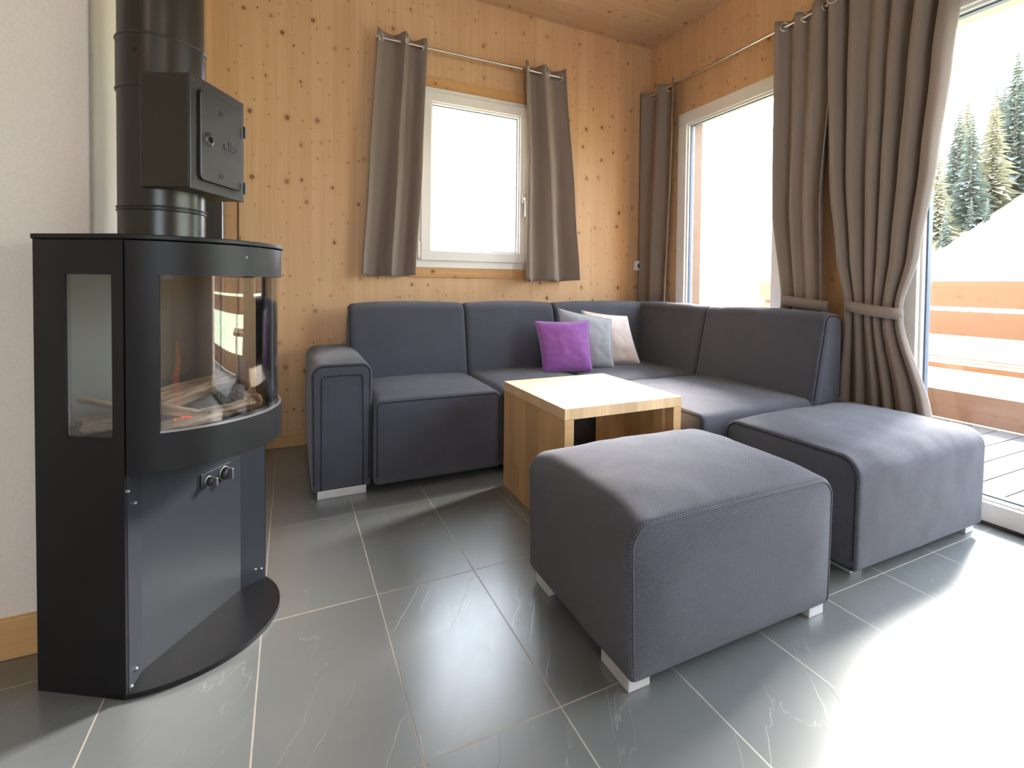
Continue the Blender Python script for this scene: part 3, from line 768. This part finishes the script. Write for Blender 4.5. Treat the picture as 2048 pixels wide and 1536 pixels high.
# side panels with window cut-outs
for sgn in (-1, 1):
    mb = MB(); xa, xb = (sgn*HW, sgn*(HW-.006)); xa, xb = min(xa, xb), max(xa, xb)
    wy0, wy1, wz0, wz1 = .030, .146, .588, .951
    for y0, y1, z0, z1 in ((.002, wy0, 0, 1.028), (wy1, SD, 0, 1.028), (wy0, wy1, 0, wz0), (wy0, wy1, wz1, 1.028)):
        mb.box(xa, xb, y0, y1, z0, z1)
    sp = mb.build('side_panel', M['steel_frame'], stove)
    MB().box(xa+.0025 if sgn < 0 else xa-.003, xb+.001 if sgn < 0 else xb-.0025, wy0-.004, wy1+.004, wz0-.004, wz1+.004).build('side_glass', M['stove_glass'], sp)
mb = MB(); bo = [(-HW, SD), (-BKX, BKY), (BKX, BKY), (HW, SD)]
for (x0, y0), (x1, y1) in zip(bo, bo[1:]):
    d = Vector((x1-x0, y1-y0)).normalized(); nx, ny = d.y*.006, -d.x*.006
    mb.poly([(x0, y0), (x0+nx, y0+ny), (x1+nx, y1+ny), (x1, y1)], 0, 1.028)
mb.build('back_panel', M['steel_frame'], stove)
top = arc(RA+.004, -AH-.5, AH+.5, 40)
mb = MB().poly(top+[(HW+.003, SD+.002), (BKX+.002, BKY+.004), (-BKX-.002, BKY+.004), (-HW-.003, SD+.002)], 1.030, 1.041); mb.build('top_plate', M['steel_frame'], stove, bevel=.002)
mb = MB().poly(arc(.2555, -67.5, 67.5, 40, .1035)+[(HW, .004), (HW, .040), (-HW, .040), (-HW, .004)], 0.001, .013); mb.build('base_plate', M['steel_frame'], stove, bevel=.0015)
# curved door frame
mb = MB(); GA = 53.5; zb0, zb1, gz0, gz1 = .507, 1.027, .594, .952
arcwall(mb, RA, RA-.014, -AH+.6, AH-.6, gz1, zb1); arcwall(mb, RA, RA-.014, -AH+.6, AH-.6, zb0, gz0)
arcwall(mb, RA, RA-.014, -AH+.6, -GA, gz0, gz1, 6); arcwall(mb, RA, RA-.014, GA, AH-.6, gz0, gz1, 6)
dr = mb.build('curved_door', M['steel_frame'], stove, autosm=True)
b = dr.modifiers.new('edge', 'BEVEL'); b.width = .0015; b.segments = 2; b.limit_method = 'ANGLE'; b.angle_limit = radians(50)
arcwall(MB(), RA-.0095, RA-.0135, -GA-2, GA+2, gz0-.012, gz1+.012).build('curved_glass', M['stove_glass'], dr, autosm=True)
mb = MB(); arcwall(mb, RA-.001, RA-.0075, -GA, GA, gz0, gz0+.005)
mb.build('glass_rail', M['zinc'], dr, autosm=True)
MB().tube([(-.052-.0, CA-RA*cos(radians(12))-.001, 1.0), (-.052, CA-RA*cos(radians(12))+.006, 1.0)], .0032, 12).build('badge', M['badge'], dr)
# firebox
mb = MB(); mb.poly(arc(RA-.016, -66, 66, 30)+[(HW-.012, .20), (.15, .28), (-.15, .28), (-HW+.012, .20)], .560, .575); mb.build('firebox_floor', M['gravel'], stove)
mb = MB(); mb.poly(arc(RA-.016, -66, 66, 30)+[(HW-.012, .20), (.15, .28), (-.15, .28), (-HW+.012, .20)], .985, .995); mb.build('firebox_ceiling', M['fire_liner'], stove)
mb = MB(); L = [(-HW+.008, .155), (-.165, .262), (.165, .262), (HW-.008, .155)]
for (x0, y0), (x1, y1) in zip(L, L[1:]):
    d = Vector((x1-x0, y1-y0)).normalized(); nx, ny = d.y*.008, -d.x*.008
    mb.poly([(x0, y0), (x0+nx, y0+ny), (x1+nx, y1+ny), (x1, y1)], .575, .985)
mb.box(-HW+.008, -HW+.014, .150, .165, .575, .985).box(HW-.014, HW-.008, .150, .165, .575, .985)
mb.build('firebox_liner', M['fire_liner'], stove)
# lower cabinet front (three facets)
L = [(-.2275, .001), (-.166, .030), (.160, .030), (.2275, .001)]
for i, ((x0, y0), (x1, y1)) in enumerate(zip(L, L[1:])):
    d = Vector((x1-x0, y1-y0)).normalized(); nx, ny = -d.y*.004, d.x*.004
    o = MB().poly([(x0, y0), (x1, y1), (x1+nx, y1+ny), (x0+nx, y0+ny)], .013, .545).build('lower_front_panel' if i == 1 else 'corner_strip', M['stove_grey'], stove)
for x, z in ((-.198, .43), (-.2285, .47), (-.2, .045), (-.222, .022), (.2, .052), (.216, .046)):
    y = .0147*2*(abs(.2275)-abs(x))/.0615*.98 if abs(x) < .2275 else 0
    MB().lathe([(0, .004), (.003, .0032), (.0045, 0), (.0045, -.004)], (x, y-.001, z), 12, mat=Matrix.Rotation(radians(90), 3, 'X')).build('screw', M['zinc'], stove)
# control panel with two knobs
cx0, cx1, cz0, cz1 = .000, .120, .372, .418
cp = MB().box(cx0, cx1, .0285, .0305, cz0, cz1).build('control_recess', M['hole'], stove)
MB().box(cx0+.006, cx1-.003, .024, .0286, cz0+.007, cz1-.001).build('control_plate', M['stove_grey'], stove, bevel=.001)
for kx, kz, r in ((.030, .392, .012), (.088, .393, .0175)):
    kb = MB().lathe([(0, .016), (r*.8, .015), (r, .010), (r, 0)], (kx, .024, kz), 24, mat=Matrix.Rotation(radians(90), 3, 'X')).build('control_knob', M['duct'], stove)
    MB().box(kx-.003, kx+.003, -.004, .010, kz-r*.9, kz+r*.9).build('knob_grip', M['zinc'], kb, bevel=.0015)
    MB().tube([(kx+(r+.001)*cos(a), .0225, kz+(r+.001)*sin(a)) for a in [2*pi*k/24 for k in range(24)]], .0012, 6, closed=True).build('knob_ring', M['chrome'], kb)

# logs and embers inside the stove
def to_world(x, y, z):
    return Vector((SL[0]+x*cos(SA)-y*sin(SA), SL[1]+x*sin(SA)+y*cos(SA), z))
def firelog(label, c, length, r, dirv, seed, split=True):
    rs = random.Random(seed); c = to_world(*c); d = Vector(dirv); d = Vector((d.x*cos(SA)-d.y*sin(SA), d.x*sin(SA)+d.y*cos(SA), d.z)).normalized()
    n = 14; prof = []
    for k in range(n):
        a = 2*pi*k/n; rr = r*(1+.10*rs.uniform(-1, 1)); y, z = rr*cos(a), rr*sin(a)
        if split: z = min(z, r*(.25+.06*rs.uniform(-1, 1)))
        prof.append((y, z))
    m = 12; vs = []
    for j in range(m+1):
        t = j/m; s = 1+.08*sin(t*5+seed)
        for k, (y, z) in enumerate(prof):
            q = noise.noise(Vector((t*4, k*.9, seed)))*r*.16
            x = (t-.5)*length + (noise.noise(Vector((k*.8, seed, 5)))*.018 if j in (0, m) else 0)
            vs.append((x, y*s+q, z*s+q))
    fs = [(j*n+k, j*n+(k+1) % n, (j+1)*n+(k+1) % n, (j+1)*n+k) for j in range(m) for k in range(n)]
    fs += [tuple(range(n))[::-1], tuple(range(m*n, m*n+n))]
    mb = MB(); mb.add(vs, fs); o = mb.build('firewood_log', M['log'])
    o.location = c; o.rotation_euler = d.to_track_quat('X', 'Z').to_euler()
    tag(o, label, 'log', 'firewood logs in the stove'); o.modifiers.new('b', 'BEVEL').width = .002
    return o
firelog('split log lying low in the left foreground behind the stove glass', (-.115, -.042, .598), .15, .026, (1, -.30, .0), 11)
firelog('split log slanting down from left to middle in the stove', (-.095, .000, .622), .19, .024, (1, -.25, -.42), 12)
firelog('short split log with pale grain at the middle of the stove glass', (.008, -.052, .603), .13, .025, (1, -.22, .0), 13)
firelog('dark rear log lying across the back of the firebox', (.04, .090, .632), .28, .030, (1, -.05, .06), 14, False)
firelog('rough short log at the right end of the firebox', (.125, -.012, .603), .085, .028, (.6, 1, .15), 15, False)
firelog('thick split log seen end-on through the left side glass', (-.150, .130, .606), .10, .030, (.8, -.6, .0), 16)
firelog('thin splinter of wood resting on the log by the left side glass', (-.158, .128, .646), .11, .010, (.35, -.9, -.25), 17)
em = MB()
for k in range(24):
    a, b = random.uniform(-.150, -.095), random.uniform(-.050, -.020); r = random.uniform(.003, .006)
    em.tube([to_world(a-r, b, .592+r), to_world(a+r, b+r*.5, .600+r)], r*.7, 6)
eo = em.build('ember_bed', M['ember']); tag(eo, 'small patch of glowing red embers between the stove logs', 'embers', kind='stuff')
fl = MB(); fl.tube([to_world(-.120+.004*sin(k*.8), -.022, .60+.016*k) for k in range(13)], [.009*(1-k/13.)**.7+.001 for k in range(13)], 10)
fo = fl.build('flame', M['flame']); tag(fo, 'thin faint orange flame rising from the embers in the stove', 'flame')

# ------------------------------------------------------------------ flue
FC = (0., .126); fw_ = to_world(FC[0], FC[1], 1.041)
flue = thing('flue_pipe', 'dark enamelled flue pipe rising from the stove to the ceiling', 'flue pipe', fw_, SA)
PR = .094
MB().lathe([(PR, 0), (PR, .390), (PR+.001, .392)], (0, 0, 0), 64).build('lower_pipe', M['pipe'], flue)
MB().lathe([(PR+.002, .380), (PR+.002, .515)], (0, 0, 0), 64).build('middle_pipe', M['pipe'], flue)
MB().lathe([(PR-.001, .505), (PR-.001, ZC-1.0415)], (0, 0, 0), 64).build('upper_pipe', M['pipe'], flue)
for z in (.077, .085, .383, .510):
    MB().tube([(PR*cos(a)*1.005, PR*sin(a)*1.005, z) for a in [2*pi*k/64 for k in range(64)]], .0038 if z > .1 else .0028, 8, closed=True).build('seam_ring', M['pipe'], flue)
MB().tube([(-PR*.98, -.015, .468), (-PR*1.06, -.016, .468)], .005, 10).build('screw', M['pipe'], flue)
# cleaning box on the front of the pipe : local y negative = towards the room; slight extra turn
BRt = Matrix.Rotation(radians(7), 4, 'Z')
bx0, bx1, by0, bz0, bz1 = -.103, .118, -.140, .128, .410
mb = MB().box(bx0, bx1, by0, -.02, bz0, bz1)
box = mb.build('cleaning_box', M['pipe'], flue, bevel=.003); box.matrix_local = BRt
lid = MB().box(bx0-.001, bx1+.001, by0-.004, by0, bz0-.001, bz1+.001).build('front_flange', M['pipe'], box, bevel=.0015)
dm = MB(); dm.poly(roundpoly([(bx0+.026, bz0+.026), (bx1-.022, bz0+.026), (bx1-.022, bz1-.028), (bx0+.026, bz1-.028)], .014, 6), 0, .008); dm.v = [(x, by0-.004-z, y) for x, y, z in dm.v]
dm.build('cleaning_door', M['pipe'], box, bevel=.002)
yd = by0-.012; RX = Matrix.Rotation(radians(90), 3, 'X')
MB().lathe([(0, .002), (.006, .0018), (.008, .006), (.0165, .0015), (.018, 0)], (bx0+.058, yd, .262), 32, mat=RX).tube([(bx0+.058, yd, .262), (bx0+.058, yd-.012, .262)], .0055, 12).build('lock_knob', M['pipe'], box)
for z in (.345, .178): MB().tube([((.006)+.0055*cos(a), yd-.0005, z+.0055*sin(a)) for a in [2*pi*k/20 for k in range(20)]], .0012, 6, closed=True).build('rivet', M['embossed'], box)
for z in (.325, .165): MB().tube([(bx1-.010, yd-.001, z-.016), (bx1-.010, yd-.001, z+.016)], .0038, 10).build('hinge', M['pipe'], box)
for x, z in ((bx0+.010, bz0+.014), (bx0+.010, bz1-.014), (bx1-.008, bz0+.012), (bx1-.008, bz1-.014)):
    MB().lathe([(0, .0015), (.0025, .001), (.003, 0)], (x, by0-.004, z), 10, mat=RX).build('rivet', M['embossed'], box)
tc = bpy.data.curves.new('lettering', 'FONT'); tc.body = 'elka'; tc.size = .040; tc.extrude = .0007; tc.bevel_depth = .0002
to = bpy.data.objects.new('lettering', tc); COL.objects.link(to)
deps = bpy.context.evaluated_depsgraph_get(); me = bpy.data.meshes.new_from_object(to.evaluated_get(deps)); bpy.data.objects.remove(to)
me.materials.clear(); me.materials.append(M['embossed']); lt = bpy.data.objects.new('lettering', me); COL.objects.link(lt); lt.parent = box
lt.location = (.014, yd-.0003, .252); lt.rotation_euler = (radians(90), 0, 0)
MB().box(.016, .086, yd-.0008, yd, .2445, .2458).box(.016, .086, yd-.0008, yd, .240, .2408).build('lettering_underline', M['embossed'], box)

# black duct and cable on the timber wall behind the stove
du = thing('wall_duct', 'narrow black metal duct on the timber wall behind the stove', 'duct', (-.35, YB-.03, 0))
MB().box(-.392, -.322, YB-.065, YB-.001, .02, 1.62).build('duct_cover', M['duct'], du, (-.35, YB-.03, 0), bevel=.002)
MB().box(-.3215, -.3165, YB-.055, YB-.001, .02, 1.62).build('bright_edge_strip', M['chrome'], du, (-.35, YB-.03, 0))
cb = MB().tube([(-.252, YB-.004, .0915), (-.252, YB-.004, 1.52)], .0032, 8).build('wall_cable', M['log_bark']); tag(cb, 'thin brown cable running up the timber wall right of the black duct', 'cable')
# socket
so_ = thing('wall_socket', 'white surface-mounted power socket on the back wall near the corner', 'socket', (2.425, YB, 1.10))
MB().box(2.386, 2.464, YB-.034, YB, 1.062, 1.138).build('socket_housing', M['socket'], so_, (2.425, YB, 1.10), bevel=.005)
MB().lathe([(0, .001), (.018, .001), (.021, .003), (.023, 0)], (2.425, YB-.034, 1.10), 24, mat=RX).build('socket_insert', M['hole'], so_, (2.425, YB, 1.10))

# ------------------------------------------------------------------ terrace and landscape
DX0, DX1, DY0, DY1 = XR+WT+.03, 4.40, -3.5, 3.85
dk = thing('terrace_deck', 'weathered grey timber terrace deck outside the glazed door', 'deck', (3.6, 0, -.04))
y = DY0; k = 0
DB = []
while y < DY1:
    DB.append(MB().box(XR+.10, DX1+.02, y+.004, y+.141, -.065, -.035).build('deck_board', M['deck'], dk, (3.6, 0, -.04), bevel=.003)); y += .145
for x in (2.9, 3.6, 4.3): MB().box(x-.03, x+.03, DY0, DY1, -.20, -.066).build('deck_joist', M['larch_y'], dk, (3.6, 0, -.04))
ra = thing('terrace_railing', 'brown timber railing of wide horizontal boards at the terrace edge', 'railing', (4.43, 1, -.04))
for z0, z1 in ((.815, 1.008), (.602, .785), (-.03, .185)): MB().box(4.42, 4.45, DY0, 3.79, z0, z1).build('rail_board', M['larch_y'], ra, (4.43, 1, -.04), bevel=.002)
for yy in (-3.3, -1.6, .35, 3.70): MB().box(4.451, 4.53, yy-.04, yy+.04, -.7, 1.0).build('rail_post', M['larch_y'], ra, (4.43, 1, -.04), bevel=.003)
# bench between door and railing
bo_ = (3.9, 1.6, -.035)
bn = thing('garden_bench', 'low brown timber bench on the terrace in front of the railing', 'bench', bo_)
MB().box(3.72, 3.86, .2, 2.9, .440, .475).build('seat_slat', M['larch_y'], bn, bo_, bevel=.003)
MB().box(3.90, 4.04, .2, 2.9, .440, .475).build('seat_slat', M['larch_y'], bn, bo_, bevel=.003)
MB().box(4.08, 4.22, .2, 2.9, .440, .475).build('seat_slat', M['larch_y'], bn, bo_, bevel=.003)
for yy in (.45, 2.65): MB().box(3.75, 4.19, yy-.035, yy+.035, -.035, .439).build('bench_leg', M['larch_y'], bn, bo_, bevel=.003)

def hgt(x, y):
    t = max(0, min(1, (x-8)/22)); t = t*t*(3-2*t)
    z = -.75+t*(.150*(x-8)+.60*max(-6, min(6, .46*x-y)))
    return z+noise.noise(Vector((x*.08, y*.08, 0)))*.4*t
mb = MB(); mb.grid(lambda u, v: Vector((4.60+u*u*170, -60+v*230, hgt(4.60+u*u*170, -60+v*230))), 70, 110)
o = mb.build('meadow', M['grass']); tag(o, 'bright sunlit grassy hillside beyond the terrace railing', 'meadow', kind='structure')
mb = MB(); mb.grid(lambda u, v: Vector((-60+u*64.6, YB+WT+.1+v*150, -.75)), 20, 40)
o = mb.build('lawn', M['grass']); tag(o, 'grass field behind the house', 'lawn', kind='structure')

def conifer(x, y, H, mat, seed, label, cat='tree', bare=.08, wid=.19, group='conifers on the hillside'):
    z = hgt(x, y)-.2; rs = random.Random(seed); t = thing('hillside_tree', label, cat, (x, y, z), group=group)
    MB().tube([(0, 0, 0), (0, 0, H*.5), (0, 0, H)], [H*.016, H*.010, .01], 7).build('trunk', M['bark'], t)
    mb = MB(); layers = int(18+H*2.6)
    for k in range(layers):
        f = k/(layers-1); zc = H*(bare+(1-bare)*f); R = H*wid*(1-f)**.85*(.75+.45*rs.random())+.05; nb = 13
        for q in range(nb):
            a = 2*pi*(q+rs.random())/nb; rr = R*rs.uniform(.45, 1.15); dz = -rr*rs.uniform(.10, .45); w = rr*.15+.03
            c, s = cos(a), sin(a); e = R*.10
            p = [(0, 0, zc+.04), (c*rr*.55-s*w, s*rr*.55+c*w, zc+dz*.35), (c*rr, s*rr, zc+dz), (c*rr*.55+s*w, s*rr*.55-c*w, zc+dz*.35), (c*rr*.45, s*rr*.45, zc+dz*.4-e)]
            mb.add(p, [(0, 1, 2), (0, 2, 3), (1, 4, 2), (2, 4, 3), (0, 4, 1), (0, 3, 4)])
    mb.build('foliage', mat, t)
    return t
DC, LC = M['conifer'], M['larch_tree']
TR = [(44.0, 18.2, 1.8, DC, 'smallest spruce alone on the meadow in front of the forest'), (43.0, 20.3, 3.2, DC, 'young spruce at the lowest corner of the forest edge'),
      (45.0, 19.6, 2.6, DC, 'small spruce between the lone one and the forest'), (44.5, 21.6, 8.6, LC, 'pale larch beside the door curtain'),
      (47.0, 20.6, 9.5, DC, 'slim spruce rising behind the youngest ones'), (49.0, 22.4, 11., DC, 'tall spruce left of the forest middle'),
      (50.0, 20.4, 10., LC, 'yellowish larch in the forest middle'), (53.0, 23.6, 12., LC, 'tall pale larch close to the curtain edge'),
      (53.0, 20.2, 12.5, DC, 'spruce with the highest top in the forest'), (57.0, 22.6, 11., DC, 'spruce behind the tall pale larch'),
      (56.0, 19.6, 11.5, LC, 'pale larch at the right part of the forest'), (60.0, 21.0, 12., DC, 'dark spruce standing behind the forest middle'),
      (61.0, 24.8, 12., DC, 'far spruce at the left end of the forest'), (58.0, 18.6, 10., DC, 'spruce at the right end of the forest'),
      (64.0, 22.8, 12., LC, 'farthest larch high on the slope')]
for i, (x, y, H, m, lb) in enumerate(TR): conifer(x, y, H, m, i+5, lb)
